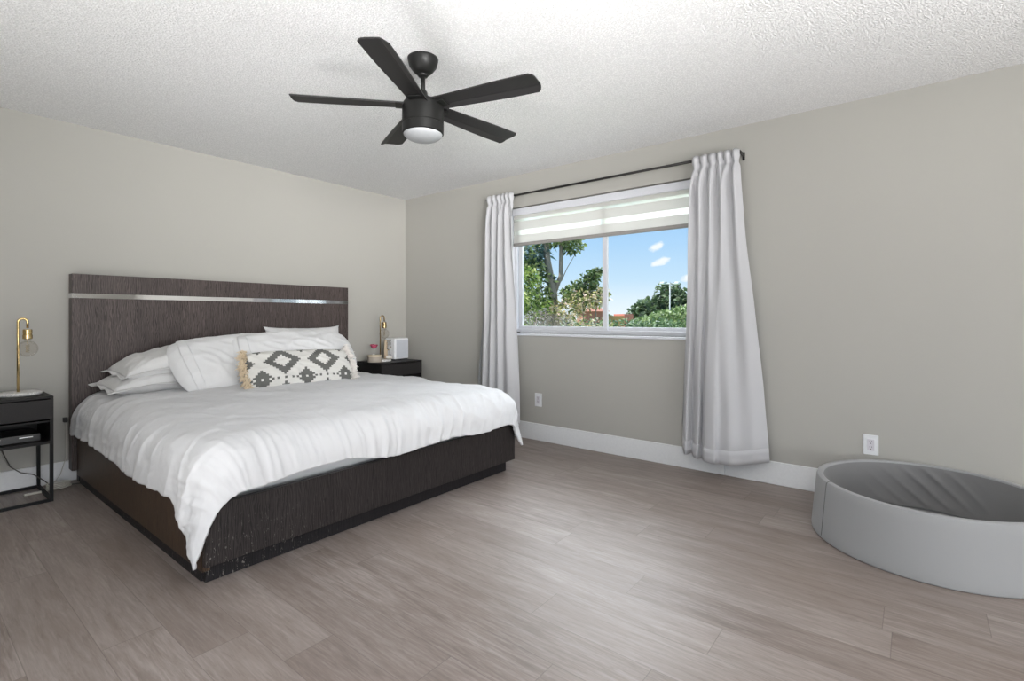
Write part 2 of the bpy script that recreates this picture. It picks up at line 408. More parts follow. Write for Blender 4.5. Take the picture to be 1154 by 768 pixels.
# all meshes of a thing are written relative to the thing's base point, so children need only the parent link
def thing(name, label, cat, loc=(0, 0, 0), rz=0, group=None):
    o = bpy.data.objects.new(name, None); COL.objects.link(o); o.location = loc; o.rotation_euler = (0, 0, rz)
    o.empty_display_size = .1
    o['label'] = label; o['category'] = cat
    if group: o['group'] = group
    return o
def tag(o, label, cat, group=None):
    o['label'] = label; o['category'] = cat
    if group: o['group'] = group
    return o
def struct(o, label=None):
    o['kind'] = 'structure'
    if label: o['label'] = label
    return o
def smoothstep(a, b, x):
    q = max(0, min(1, (x-a)/(b-a))); return q*q*(3-2*q)
def lerp(a, b, k): return a+(b-a)*k

# ------------------------------------------------------------------ room shell
H = 2.44; XL, YB = -4.95, -9.9
struct(MB().box(XL-.15, .25, YB-.15, .15, -.12, 0).build('floor', FLOOR), 'grey brown wood-look plank floor')
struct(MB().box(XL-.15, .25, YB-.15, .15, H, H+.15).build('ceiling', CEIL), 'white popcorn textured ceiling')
struct(MB().box(XL-.15, .25, 0, .15, 0, H).build('wall_back', WALL), 'greige wall behind the bed')
WY0, WY1, WZ0, WZ1 = -3.46, -1.50, .965, 2.14      # opening of the visible window
b = MB()
b.box(0, .2, YB-.15, WY0, 0, H).box(0, .2, WY1, .15, 0, H).box(0, .2, WY0, WY1, 0, WZ0).box(0, .2, WY0, WY1, WZ1, H)
struct(b.build('wall_right', WALL), 'greige wall with the window')
b = MB(); fx0, fx1, fz0, fz1 = -4.7, -1.3, .05, 2.35
b.box(XL-.15, fx0, YB-.15, YB, 0, H).box(fx1, .0, YB-.15, YB, 0, H).box(fx0, fx1, YB-.15, YB, 0, fz0).box(fx0, fx1, YB-.15, YB, fz1, H)
struct(b.build('wall_front', WALL))
b = MB(); ly0, ly1, lz0, lz1 = -5.85, -3.35, .5, 2.2
b.box(XL-.15, XL, YB, ly0, 0, H).box(XL-.15, XL, ly1, 0, 0, H).box(XL-.15, XL, ly0, ly1, 0, lz0).box(XL-.15, XL, ly0, ly1, lz1, H)
struct(b.build('wall_left', WALL))
# baseboards
def baseboard(name, x0, x1, y0, y1, h=.152):
    return struct(MB().box(x0, x1, y0, y1, 0, h).build(name, TRIM, bevel=.004))
baseboard('baseboard_back', XL, 0, -.014, 0, .138)
baseboard('baseboard_right', -.014, 0, -3.462, -.014); baseboard('baseboard_right', -.014, 0, YB, -3.463)
baseboard('baseboard_front', XL, -.014, YB, YB+.014); baseboard('baseboard_left', XL, XL+.014, YB+.014, -.014)

# ------------------------------------------------------------------ window 1 (visible)
win = bpy.data.objects.new('window_1', None); COL.objects.link(win); win.location = (0, 0, 0); struct(win, 'white two-pane sliding window')
fx = .075
b = MB(); b.box(fx, fx+.07, WY0, WY1, WZ0, WZ0+.038).box(fx, fx+.07, WY0, WY1, WZ1-.03, WZ1)
b.box(fx, fx+.07, WY1-.04, WY1, WZ0+.038, WZ1-.03).box(fx, fx+.07, WY0, WY0+.04, WZ0+.038, WZ1-.03)
b.build('window_frame', FRAMEW, win, bevel=.004)
def sash(y0, y1, x, tw=.034, bw=.03):
    b = MB(); b.box(x, x+.028, y0, y1, WZ0+.036, WZ0+.036+bw).box(x, x+.028, y0, y1, WZ1-.03-bw, WZ1-.03)
    b.box(x, x+.028, y0, y0+tw, WZ0+.036+bw, WZ1-.03-bw).box(x, x+.028, y1-tw, y1, WZ0+.036+bw, WZ1-.03-bw)
    s = b.build('sash', FRAMEW, win, bevel=.003)
    MB().box(x+.011, x+.015, y0+tw, y1-tw, WZ0+.036+bw, WZ1-.03-bw).build('pane', GLASS, s)
    return s
sash(-2.492, WY1-.055, .082, .044)
sash(WY0+.03, -2.445, .112, .03)
MB().box(-.018, fx, WY0-.03, WY1+.03, WZ0-.022, WZ0).build('window_sill', FRAMEW, win, bevel=.004)
# drywall returns are the wall's own thickness; a thin white jamb liner on the left side
MB().box(.02, fx, WY1-.012, WY1, WZ0, WZ1).build('jamb_liner', FRAMEW, win, bevel=.002)

# ------------------------------------------------------------------ window 2 (back) and window 3 (left), unseen, added to carry fill light
w2 = bpy.data.objects.new('fill_window_2', None); COL.objects.link(w2); struct(w2)
b = MB()
for x0, x1 in ((fx0, fx0+.05), (fx1-.05, fx1), (-3.025, -2.975)): b.box(x0, x1, YB-.09, YB-.03, fz0, fz1)
b.box(fx0, fx1, YB-.09, YB-.03, fz0, fz0+.05).box(fx0, fx1, YB-.09, YB-.03, fz1-.05, fz1)
b.build('window_frame', FRAMEW, w2)

w3 = bpy.data.objects.new('fill_window_3', None); COL.objects.link(w3); struct(w3)
b = MB()
for y0 in (ly0, -4.62, ly1-.05): b.box(XL-.08, XL-.03, y0, y0+.05, lz0, lz1)
b.box(XL-.08, XL-.03, ly0, ly1, lz0, lz0+.05).box(XL-.08, XL-.03, ly0, ly1, lz1-.05, lz1)
b.build('window_frame', FRAMEW, w3)
# ------------------------------------------------------------------ zebra shade
sh = thing('zebra_roller_shade', 'cream and sheer striped roller shade pulled down over the top of the window', 'window shade', (.03, -2.48, 0))
ya, yb = -.955, .955
MB().box(-.012, .042, ya, yb, 2.068, 2.134).build('cassette', FRAMEW, sh, bevel=.006)
bands = [(2.036, 2.068, 1), (2.012, 2.036, 0), (1.932, 2.012, 1), (1.885, 1.932, 0), (1.812, 1.885, 1)]
b = MB(); b2 = MB(); 
for z0, z1, op in bands:
    (b if op else b2).box(.004, .006, ya+.01, yb-.01, z0, z1)
b.build('opaque_bands', BLINDO, sh); b2.build('sheer_bands', SHEER, sh)
MB().box(-.006, .016, ya+.01, yb-.01, 1.782, 1.812).build('bottom_rail', simple('taupe_shade_rail', (.30, .285, .27), .6), sh, bevel=.005)
br = tag(MB().box(-.003, .045, -1.60, -1.575, .9655, .975).box(-.003, .003, -1.60, -1.575, .975, .988).build('sill_bracket', simple('dark_steel', (.06, .06, .06), .4)), 'small dark metal bracket on the left end of the window sill', 'bracket')

# ------------------------------------------------------------------ curtain rod and curtains
RZ, RX = 2.232, -.085
rod = thing('curtain_rod', 'thin dark bronze curtain rod above the window', 'curtain rod', (RX, -2.46, RZ))
MB().tube([(0, 1.165, 0), (0, -1.13, 0)], .0095, 12).build('rod', RODM, rod, smooth=True)
for s in (1, -1):
    yy = 1.155 if s > 0 else -1.125
    b = MB(); b.box(-.012, .085, yy-.003, yy+.003, -.014, .014).box(.079, .085, yy-.008, yy+.008, -.035, .022)
    b.build('bracket', RODM, rod, bevel=.002)
def interp(pts, s):
    """Catmull-Rom through control points"""
    m_ = len(pts)-1; q = min(max(s, 0), 1)*m_; i = min(int(q), m_-1); f = q-i
    P = lambda k: pts[min(max(k, 0), m_)]
    p0, p1, p2, p3 = P(i-1), P(i), P(i+1), P(i+2)
    return tuple(.5*((2*p1[k])+(-p0[k]+p2[k])*f+(2*p0[k]-5*p1[k]+4*p2[k]-p3[k])*f*f+(-p0[k]+3*p1[k]-3*p2[k]+p3[k])*f**3) for k in range(len(p1)))
def curtain(name, label, top, bot, npuff, lining, seed, ztop=2.258):
    """top=(y0,y1) of the gathered header; bot = control points (y, x, z of hem)"""
    root = thing(name, label, 'curtain', (RX, (top[0]+top[1])/2, 0), group=None)
    ox, oy = RX, (top[0]+top[1])/2
    NU, NV = 220, 90
    rnd = random.Random(seed)
    ph = [rnd.uniform(-.5, .5) for _ in range(npuff+2)]
    wid = [rnd.uniform(.7, 1.3) for _ in range(npuff)]; cum = [0]
    for q in wid: cum.append(cum[-1]+q/sum(wid))
    def topx(s):
        for i in range(npuff):
            if s <= cum[i+1]+1e-9: return i, (s-cum[i])/(cum[i+1]-cum[i])
        return npuff-1, 1.0
    def fn(s, t):
        by, bx, bz = interp(bot, s)
        z = lerp(ztop, bz, t)
        i, f = topx(s)
        puff = max(0.0, math.sin(PI*f))
        # header: soft puffs round the rod, pinched just below, then opening to the folds
        drop = ztop-z
        pinch = math.exp(-((drop-.085)/.022)**2)
        bulge = .017+.022*puff*(1-.85*smoothstep(.03, .085, drop)) if drop < .1 else .017
        ty = lerp(top[0], top[1], s)
        hx = -(.003+.046*puff**.6)*(1-.50*pinch)
        k = smoothstep(.09, .42, drop)*.35+smoothstep(.1, 2.15, drop)*.65
        foldx = -(.012+.060*max(0.0, .5+.5*math.sin(2*PI*(s*npuff*.72)+seed))**1.2)
        midx = foldx*(1-t)+(bx-RX)*t
        x = lerp(hx, midx, smoothstep(.06, .26, drop))
        x = lerp(x, bx-RX, smoothstep(.55, 2.0, drop)*.8)
        y = lerp(ty, by, smoothstep(.05, 2.2, drop)*.55+.45*drop/2.13)
        y += .012*pinch*math.cos(PI*f)*-1+.006*noise.noise((s*9, drop*2.5, seed))
        x += .010*noise.noise((s*7+4, drop*1.6, seed+3))*smoothstep(.1, .4, drop)
        if drop < .012: x *= .55+.45*drop/.012
        z += -.006*(1-puff)*(1-smoothstep(0, .03, drop))
        return (min(x, -RX-.012), y-oy, z)
    b = MB(); b.grid(fn, NU, NV)
    o = b.build('curtain_fabric', CURT, root, smooth=True, solid=.004)
    # hem band and side seam: doubled cloth, a little proud of the panel
    def hem(s, t):
        k = .955+.045*t
        p = fn(s, k); return (p[0]-.0035, p[1], p[2])
    MB().grid(hem, NU, 3).build('hem', cloth('hem_linen', (.61, .61, .63), trans=.1, weave=260), root, smooth=True, solid=.002)
    if lining:
        def lin(s, t):
            yy = lerp(lining[0], lining[1], s); a = fn(0 if lining[2] == 'a' else 1, .12+.80*t)
            return (lerp(a[0], .02, s*.2)+.02+.006*math.sin(6*s), a[1]+(yy-oy-fn(0 if lining[2] == 'a' else 1, 1)[1])*t**1.6, a[2])
        MB().grid(lin, 12, 30).build('lining', CURTB, root, smooth=True, solid=.002)
    return root
rbot = [(-3.175, -.045, .16), (-3.215, -.10, .125), (-3.245, -.055, .13), (-3.275, -.10, .12), (-3.31, -.125, .115), (-3.325, -.085, .115), (-3.365, -.150, .110), (-3.43, -.165, .108), (-3.46, -.135, .108),
        (-3.53, -.150, .112), (-3.60, -.120, .12), (-3.68, -.115, .14), (-3.765, -.075, .158)]
curtain('curtain', 'long pale grey curtain on the right side of the window, flaring at its hem', (-3.262, -3.582), rbot, 6, (-3.16, -3.20, 'a'), 2)
lbot = [(-1.235, -.095, .12), (-1.28, -.13, .12), (-1.33, -.09, .12), (-1.38, -.14, .12), (-1.43, -.10, .12), (-1.48, -.15, .12), (-1.53, -.12, .12), (-1.60, -.14, .12), (-1.66, -.10, .13), (-1.695, -.075, .14)]
curtain('curtain', 'long pale grey curtain on the left side of the window, behind the bed corner', (-1.318, -1.630), lbot, 6, (-1.19, -1.14, 'a'), 5, 2.262)

# ------------------------------------------------------------------ wall outlets
def outlet(loc, label, rocker=False):
    o = thing('wall_outlet', label, 'outlet', loc)
    MB().box(-.006, 0, -.038, .038, -.06, .06).build('cover_plate', PLASTW, o, bevel=.003)
    MB().box(-.0085, -.0055, -.017, .017, -.034, .034).build('receptacle', simple('outlet_face', (.60, .58, .62), .4), o, bevel=.001)
    b = MB()
    for s in (1, -1):
        zc = s*.017
        b.box(-.0090, -.0084, .004, .006, zc+.001, zc+.009).box(-.0090, -.0084, -.006, -.004, zc+.001, zc+.009)
        b.lathe([(0, 0), (.0026, 0)], seg=10, caps=False) if False else b.box(-.0090, -.0084, -.0025, .0025, zc-.010, zc-.005)
    b.build('socket_slots', SLOT, o)
    return o
outlet((0, -1.846, .365), 'white wall outlet low on the wall beside the left curtain')
outlet((0, -4.302, .345), 'white wall outlet low on the wall just above the grey foam pit')

# ------------------------------------------------------------------ bed
bx0, bx1, byf = -2.892, -.842, -2.235
bed = thing('bed', 'king platform bed in dark stained oak with tall headboard and chrome strip', 'bed', (-1.865, -1.12, 0))
def R(x, y, z, c=(-1.865, -1.12, 0)): return (x-c[0], y-c[1], z-c[2])
def bbox(mb, x0, x1, y0, y1, z0, z1): return mb.box(x0+1.865, x1+1.865, y0+1.12, y1+1.12, z0, z1)
hx0, hx1 = -2.918, -.812
hb = bbox(MB(), hx0, hx1, -.105, -.02, .085, 1.243).build('headboard_panel', OAK, bed, bevel=.002)
bbox(MB(), hx0, hx1, -.105, -.02, 1.275, 1.406).build('headboard_top_rail', OAK, bed, bevel=.002)
bbox(MB(), hx0+.001, hx1+.001, -.1035, -.02, 1.243, 1.275).build('chrome_strip', CHROME, bed)
bbox(MB(), hx0+.04, hx1-.04, -.09, -.03, 0, .085).build('headboard_plinth', OAKP, bed)
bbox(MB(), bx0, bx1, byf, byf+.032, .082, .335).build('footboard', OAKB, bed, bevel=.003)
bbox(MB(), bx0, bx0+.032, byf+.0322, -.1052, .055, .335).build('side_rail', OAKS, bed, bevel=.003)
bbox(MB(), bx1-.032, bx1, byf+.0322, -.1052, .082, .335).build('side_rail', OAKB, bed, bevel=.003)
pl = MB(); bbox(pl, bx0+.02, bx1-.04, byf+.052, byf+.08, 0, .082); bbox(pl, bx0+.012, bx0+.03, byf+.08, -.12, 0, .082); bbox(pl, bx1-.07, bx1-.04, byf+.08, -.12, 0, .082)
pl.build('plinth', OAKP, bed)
bbox(MB(), bx0+.033, bx1-.033, byf+.033, -.106, .27, .30).build('platform', BLACKW, bed)
# mattress
mt = MB()
mx0, mx1, my0, my1, mz0, mz1 = -2.835, -.895, -2.165, -.115, .302, .545
mt.box(mx0, mx1, my0, my1, mz0, mz1)
mo = tag(mt.build('mattress', SHEET, bevel=.045, bseg=5, smooth=True), 'white covered mattress showing between the duvet and the foot of the bed', 'mattress')

# duvet: one draped sheet
DX0, DX1, DY0 = -2.745, -.955, -2.11            # where the top starts to curve over
ZT = .572
def over(dist, r, flare):
    """distance past the edge along the cloth -> (horizontal reach, drop)"""
    q = r*PI/2
    if dist < q: a = dist/r; return r*math.sin(a), r*(1-math.cos(a))
    return r+(dist-q)*flare, r+(dist-q)*(1-flare*.5)
def fr(x, y, z_, o=4): return noise.fractal((x, y, z_), 1.0, 2.1, o)
def duvet_pt(u, v):
    # cloth coordinates: sx across (m), sy from head to foot (m)
    yy = lerp(-.115, DY0-.47, v)
    tfoot = smoothstep(-1.2, -2.2, yy)
    left = .335+.155*smoothstep(-1.98, -2.44, yy)
    right = .30
    # hem lengths vary along the foot
    sx = lerp(DX0-left-.02*math.sin(yy*3), DX1+right, u)
    foot = .262 + .075*math.exp(-((sx-(DX0-left))/.32)**2) + .090*math.exp(-((sx-(DX1+right))/.22)**2) + .010*math.sin(sx*9.0)+.014*fr(sx*3.2, 1.7, 4.1)+.034*smoothstep(-2.35, -1.9, sx)
    yfoot = DY0-foot
    yy = lerp(-.115, yfoot, v)
    lh = .012*fr(yy*6.5, 2.2, 0)+.004*math.sin(yy*41)*smoothstep(.08, 0, u)
    if u < .5: sx += lh*(1-u*2)
    dxl = max(0, DX0-sx); dxr = max(0, sx-DX1); dy = max(0, DY0-yy)
    dx = dxl if dxl > 0 else dxr; sgn = -1 if dxl > 0 else 1
    cx = min(max(sx, DX0), DX1); cy = max(yy, DY0)
    dist = math.hypot(dx, dy)
    rr = .150
    corner = smoothstep(.08, .32, min(dx, dy)); fl = .10+.10*corner
    h, drop = over(dist, rr, fl) if dist > 0 else (0, 0)
    ux, uy = (sgn*dx/dist, -dy/dist) if dist > 1e-6 else (0, 0)
    X = cx+ux*h; Y = cy+uy*h
    # gentle crown of the stuffed duvet
    crown = .040*(1-((sx+1.865)/1.05)**2 if abs(sx+1.865) < 1.05 else 0)*smoothstep(-2.5, -1.3, yy)
    Z = ZT+max(crown, -.02)-drop
    # wrinkles
    top = 1-smoothstep(0, .2, dist)
    wr = .009*fr(sx*2.6+.8*yy, yy*3.4-.7*sx, 3.3)+.005*fr(sx*7, yy*9, 9.1)
    rid = 1-abs(noise.noise((sx*2.1+yy*2.6+1.3, yy*1.1-sx*1.2, 5.5)))*2.2
    wr += .008*max(0, rid)**3
    wr += .0035*max(0, 1-abs(noise.noise((sx*6+yy*3, yy*2.5-sx*3.5, 8.2)))*3)**2
    fw = smoothstep(.0, .16, dy)*(1 if dy > 0 else 0)
    # foot: slanting gathers that run down to the hem
    ss = sx+.55*(sx+2.15)*dy+.035*noise.noise((sx*2.5, dy*3, 0))
    gather = math.sin(ss*66+5.0*noise.noise((ss*3.0, .3, 0)))*.5+.5
    gather = gather**2.2*(.35+.9*max(0, noise.noise((ss*5.1, 8.8, dy*.8))+.35))
    g5 = max(0, 1-abs(noise.noise((ss*17+2, dy*1.6, 3.3)))*2.6)**2
    g2 = (1-abs(noise.noise((ss*8, dy*1.0, 7.7)))*2)**3 if True else 0
    amp = fw*(.35+.65*abs(noise.noise((sx*2.3, 4.4, 0)))*2)
    pre = smoothstep(-.30, .05, DY0-yy)      # gathers start a little before the edge
    out = amp*(.0085*gather+.009*g5+.009*max(0, g2)) + pre*(1-fw)*(.007*max(0, g2)+.005*g5)
    # left side: softer long folds
    lw = smoothstep(.0, .2, dx)*(1-.6*fw)
    s2 = yy+.25*dx*math.sin(yy*2+1)
    g3 = (1-abs(noise.noise((s2*5.5, dx*1.2, 1.1)))*2)**3
    out += lw*(.011*max(0, g3)+.004*math.sin(s2*38)*smoothstep(.2, .33, dx))
    nx, ny = ux, uy; out += .020
    ang = min(dist/rr, PI/2)
    nz = math.cos(ang) if dist > 0 else 1
    nh = math.sin(ang) if dist > 0 else 0
    k = (out-.02)*(1-.85*corner)+.02+wr
    X += nx*nh*k; Y += ny*nh*k; Z += nz*k
    # hem rolls slightly inward where it meets the frame
    X = X; Z = max(Z, .045)
    return (X, Y, Z)
dv = MB(); NUD, NVD = 300, 340
dv.grid(lambda a, c: duvet_pt(a, c), NUD, NVD)
duv = dv.build('duvet', WHITE, smooth=True, solid=.016)
me_ = duv.data
OUT_UP = sum(p.normal.z for p in me_.polygons) > 0
for q in duv.modifiers: q.offset = -1 if OUT_UP else 1
tag(duv, 'rumpled white duvet spread over the dark bed, one corner hanging near the floor', 'duvet')

# ------------------------------------------------------------------ pillows
def pillow(name, label, cat, loc, rot, w_, h_, t_, mat_, flange=.0, seed=0, ear=.0, hemband=None, uvscale=None, pinch=.06, group=None, sag=0.0):
    """w_ along local x, h_ along local y, t_ along local z; rot euler"""
    root = thing(name, label, cat, loc, 0, group); root.rotation_euler = rot
    NU, NV = 70, 46
    b = MB(); uvs = []
    def shape(u, v, side):
        a, c = u*2-1, v*2-1
        x = a*(w_/2)*(1-pinch*.7*(1-c*c)*abs(a)**3*.6); y = c*(h_/2)*(1-pinch*(1-a*a)*abs(c)**3*.6+pinch*0)
        x *= (1+(ear-.055)*c**4*abs(a)); y *= (1+(ear*1.3-.10)*a**4*abs(c))
        e = max(0, (1-abs(a)**3.2))**.5*max(0, (1-abs(c)**3.0))**.52
        nz = noise.noise((a*1.8+seed, c*1.5, seed*1.7))*.16
        # wrinkles running in from corners and seams
        r = math.hypot(1-abs(a), 1-abs(c)); th = math.atan2(1-abs(c)+1e-4, 1-abs(a)+1e-4)
        wr = math.sin(th*13+seed+2*noise.noise((a*2, c*2, seed)))*.05*math.exp(-r*1.8)
        fr_ = max(0, 1-abs(noise.noise((a*2.2+seed*3, c*2.2+a*1.3, 2.2)))*2.4)**3*.11+max(0, 1-abs(noise.noise((a*3.5-seed, c*1.6-a*2, 6.2)))*3)**2*.06
        z = side*(t_/2)*e*(1+nz+wr*2.2+fr_)
        z += .010*noise.noise((a*1.4, c*1.4, seed+9))-sag*(a*a)*.5
        return x, y, z
    for side in (1, -1):
        o = len(b.v)
        b.grid(lambda u, v: shape(u, v, side), NU, NV)
        for i in range(NU+1):
            for j in range(NV+1):
                p_ = shape(i/NU, j/NV, side); uvs.append((p_[0], p_[1] if side > 0 else p_[1]+.4))
    b.uv = uvs
    body = b.build('pillow_body', mat_, root, smooth=True)
    if flange:
        f = MB()
        def fl(u, v):
            a = 2*PI*u
            # rounded-rectangle outline
            ca, sa = math.cos(a), math.sin(a)
            sc = 1/max(abs(ca), abs(sa)); x0, y0 = ca*sc, sa*sc
            x, y, z = shape((x0+1)/2, (y0+1)/2, 1)
            x *= 1+v*flange*2/w_; y *= 1+v*flange*2/h_
            return (x, y, z+.008*v*math.sin(a*9+seed)-.004)
        f.grid(fl, 160, 5, True)
        f.build('flange', mat_, root, smooth=True, solid=.004)
    if hemband:
        side_, w0, w1 = hemband
        f = MB()
        def hbnd(u, v):
            a = lerp(w0, w1, u)
            x, y, z = shape(a, v, 1)
            return (x*1.004, y, z+.005)
        f.grid(hbnd, 8, 46); f.build('hem_band', mat_, root, smooth=True, solid=.005)
    return root
D = math.radians
pillow('pillow', 'pale grey white pillow lying lowest in the left stack on the bed', 'pillow', (-2.42, -.345, .680), (D(2), D(0), D(0)), .75, .44, .165, PILG, .035, 1, ear=.07, sag=.05)
pillow('pillow', 'white pillow lying on top of the left stack against the headboard', 'pillow', (-2.37, -.335, .805), (D(3), D(-6), D(0)), .72, .42, .18, PILG, .035, 2, ear=.08, sag=.06)
pillow('pillow', 'white pillow standing against the right end of the headboard, behind the others', 'pillow', (-1.315, -.235, .825), (D(70), D(0), D(0)), .68, .42, .21, PILW, .0, 3, ear=.12, pinch=.12)
pillow('pillow', 'white pillow with a folded hem leaning on the left pillow stack', 'pillow', (-2.03, -.565, .785), (D(44), D(-3), D(2)), .88, .48, .21, PILW, .0, 4, pinch=-.13, hemband=(0, .06, .12))
pillow('pillow', 'large white pillow leaning just behind the patterned lumbar pillow', 'pillow', (-1.66, -.690, .800), (D(50), D(-1), D(-6)), .91, .45, .23, PILW, .0, 5, pinch=-.12, hemband=(0, .05, .11))
lum = pillow('lumbar_pillow', 'long cream lumbar pillow with dark stepped diamond pattern and tasselled ends', 'pillow', (-1.765, -.935, .728), (D(57), D(0), D(-8)), .79, .31, .15, LUMB, .0, 6, pinch=.02)
for s, mt_, nm in ((-1, TASS, 'cream'), (1, TASSW, 'white')):
    b = MB(); rr = random.Random(11+s)
    for k in range(420):
        c = rr.uniform(-1, 1); zz = rr.uniform(-.03, .03); L = rr.uniform(.025, .055)
        p0 = Vector((s*(.388-.02*c*c+rr.uniform(-.02, .004)), c*.158, zz+.012))
        dd = Vector((s*rr.uniform(.2, 1), rr.uniform(-.9, .6), rr.uniform(-.5, .9))).normalized()
        p1 = p0+dd*L*.55; p2 = p1+(dd+Vector((0, -.6, -.2))).normalized()*L*.5
        b.tube([p0, p1, p2], [.0035, .0034, .0018], 4)
    b.build('tassel_fringe', mt_, lum, smooth=True)

# ------------------------------------------------------------------ nightstands
def nightstand(x0, x1, ztop, label):
    W = x1-x0; o = thing('nightstand', label, 'nightstand', ((x0+x1)/2, -.225, 0), group=None)
    a, yf, yb_ = W/2, -.205, .205
    zb = .350; tf = .016
    MB().box(-a, a, yf, yb_, ztop-.014, ztop).build('top', BLACKW, o, bevel=.002)
    b = MB(); b.box(-a, -a+tf, yf+.002, yb_, zb, ztop-.0145).box(a-tf, a, yf+.002, yb_, zb, ztop-.0145)
    b.box(-a+tf, a-tf, yf+.002, yb_, zb, zb+tf).box(-a+tf, a-tf, yb_-.012, yb_, zb+tf, ztop-.0145).box(-a+tf, a-tf, yf+.02, yb_-.012, ztop-.158, ztop-.148)
    b.build('carcass', BLACKW, o)
    MB().box(-a+.003, a-.003, yf-.001, yf+.018, ztop-.136, ztop-.019).build('drawer', DARKD, o, bevel=.0015)
    q = .017
    for sx, sy in ((-1, -1), (1, -1), (-1, 1), (1, 1)):
        xx = -a if sx < 0 else a-q; yy = yf if sy < 0 else yb_-q
        MB().box(xx, xx+q, yy, yy+q, 0, zb).build('leg', BLACKM, o)
    b = MB(); b.box(-a+q, a-q, yf, yf+q, 0, q).box(-a+q, a-q, yb_-q, yb_, 0, q).box(-a, -a+q, yf+q, yb_-q, 0, q).box(a-q, a, yf+q, yb_-q, 0, q)
    b.build('bottom_rail', BLACKM, o)
    return o
nightstand(-3.565, -3.062, .637, 'black nightstand with open metal legs at the left edge of the photo')
nightstand(-.655, -.135, .660, 'black nightstand in the corner behind the right side of the bed')
# dark device in the open compartment
dvb = thing('media_box', 'black box with a thin silver badge inside the left nightstand compartment', 'electronic device', (-3.25, -.235, .3665))
MB().box(-.15, .14, -.13, .10, 0, .045).build('casing', DARKP, dvb, bevel=.004)
MB().box(.045, .105, -.1325, -.1301, .028, .0325).build('silver_badge', BADGE, dvb)
MB().box(-.055, -.035, -.1325, -.1301, .031, .035).build('silver_badge', BADGE, dvb)

# ------------------------------------------------------------------ lamps
def lamp(loc, label, hook, metal, sc=1.0):
    o = thing('table_lamp', label, 'lamp', loc)
    h = .468
    MB().lathe([(0, 0), (.095, 0), (.103, .004), (.105, .010), (.104, .018), (.100, .021), (0, .021)], hook*.15, 0, 40).build('marble_base', MARBLE, o, smooth=True)
    r = .0065; pts = [(0, 0, .021), (0, 0, h-.02)]
    for k in range(0, 13):
        a = PI*k/12; pts.append((hook/2-hook/2*math.cos(a), 0, h-.02+.020*math.sin(a)))
    pts.append((hook, 0, .41))
    MB().tube(pts, r, 12).build('stem', metal, o, smooth=True)
    MB().lathe([(0, .402), (.020, .402), (.0225, .398), (.0225, .376), (.020, .374), (.020, .371), (.0235, .369), (.0235, .345), (.020, .342), (0, .342)], hook, 0, 24).build('socket', metal, o, smooth=False)
    prof = [(.013, .342), (.014, .330)]
    for k in range(1, 19):
        a = math.radians(18+k*9); prof.append((.050*math.sin(a) if k < 18 else 0, .283+.050*math.cos(a)))
    gb = MB().lathe(prof, hook, 0, 28, False).build('bulb', BULB, o, smooth=True)
    b = MB(); pts = [(hook, 0, .34), (hook, 0, .31)]
    for k in range(26): pts.append((hook+.010*math.cos(k*1.25), .010*math.sin(k*1.25), .305-.0018*k))
    b.tube(pts, .0009, 5).build('filament', metal, gb)
    return o
lamp((-3.193, -.235, .637), 'brass hook table lamp with round bulb and marble base on the left nightstand', .042, BRASS)
lamp((-.515, -.225, .660), 'slim brass hook table lamp on the right nightstand, bulb facing the corner', .050, DBRASS)

# ------------------------------------------------------------------ things on the right nightstand
ZN = .660
j = thing('trinket_jar', 'low round beige jar with a cream lid on the right nightstand', 'jar', (-.605, -.255, ZN))
MB().lathe([(0, 0), (.066, 0), (.070, .004), (.071, .05), (.069, .056), (0, .056)], 0, 0, 32).build('bowl', BEIGE, j, smooth=True)
MB().lathe([(0, .0565), (.0715, .0565), (.0725, .061), (.0725, .068), (.069, .072), (0, .072)], 0, 0, 32).build('lid', CREAM, j, smooth=True)
fl = thing('glass_rose_ornament', 'small pink and red rose on a clear stem standing on the beige jar lid', 'ornament', (-.605, -.235, ZN+.0722))
MB().lathe([(0, 0), (.014, 0), (.015, .003), (.006, .008), (0, .009)], 0, 0, 16).build('foot', SHELLM, fl, smooth=True)
MB().tube([(0, 0, .008), (.002, 0, .045), (0, 0, .075)], .0022, 8).build('stem', BULB, fl, smooth=True)
for k in range(9):
    a = k*2.4; r0 = .008+.0032*k; b = MB()
    def petal(u, v, a=a, r0=r0, k=k):
        q = a+(u-.5)*2.0; rr = r0*(.45+.75*v)*(1+.1*math.sin(u*PI*3)); return (rr*math.cos(q), rr*math.sin(q), .072+.04*v*(1-.25*(2*u-1)**2)-.001*k)
    b.grid(petal, 8, 6); b.build('petal', PINKL if k in (2, 5) else PINK, fl, smooth=True, solid=.0015)
jw = thing('jewelry_stand', 'pale wooden stand hung with dark necklaces and earrings beside the slim lamp', 'jewelry stand', (-.405, -.185, ZN))
MB().box(-.038, .038, -.03, .03, 0, .014).build('base', TANW, jw, bevel=.003)
MB().box(-.030, -.004, -.008, .008, .014, .215).build('post', TANW, jw, bevel=.003)
MB().box(.002, .008, -.006, .006, .014, .19).build('post', TANW, jw, bevel=.001)
MB().tube([(-.028, -.010, .205), (.052, -.010, .212)], .0035, 8).build('arm', TANW, jw, smooth=True)
rr = random.Random(4)
for k, (x, L) in enumerate(((-.006, .085), (.006, .10), (.020, .06), (.030, .15), (.044, .075))):
    b = MB(); pts = [(x, -.014, .212)]
    for q in range(1, 9): pts.append((x+.003*math.sin(q*1.7+k), -.015, .212-L*q/8))
    b.tube(pts, .0016, 5)
    o = b.build('necklace', WIREM if k != 3 else DBRASS, jw)
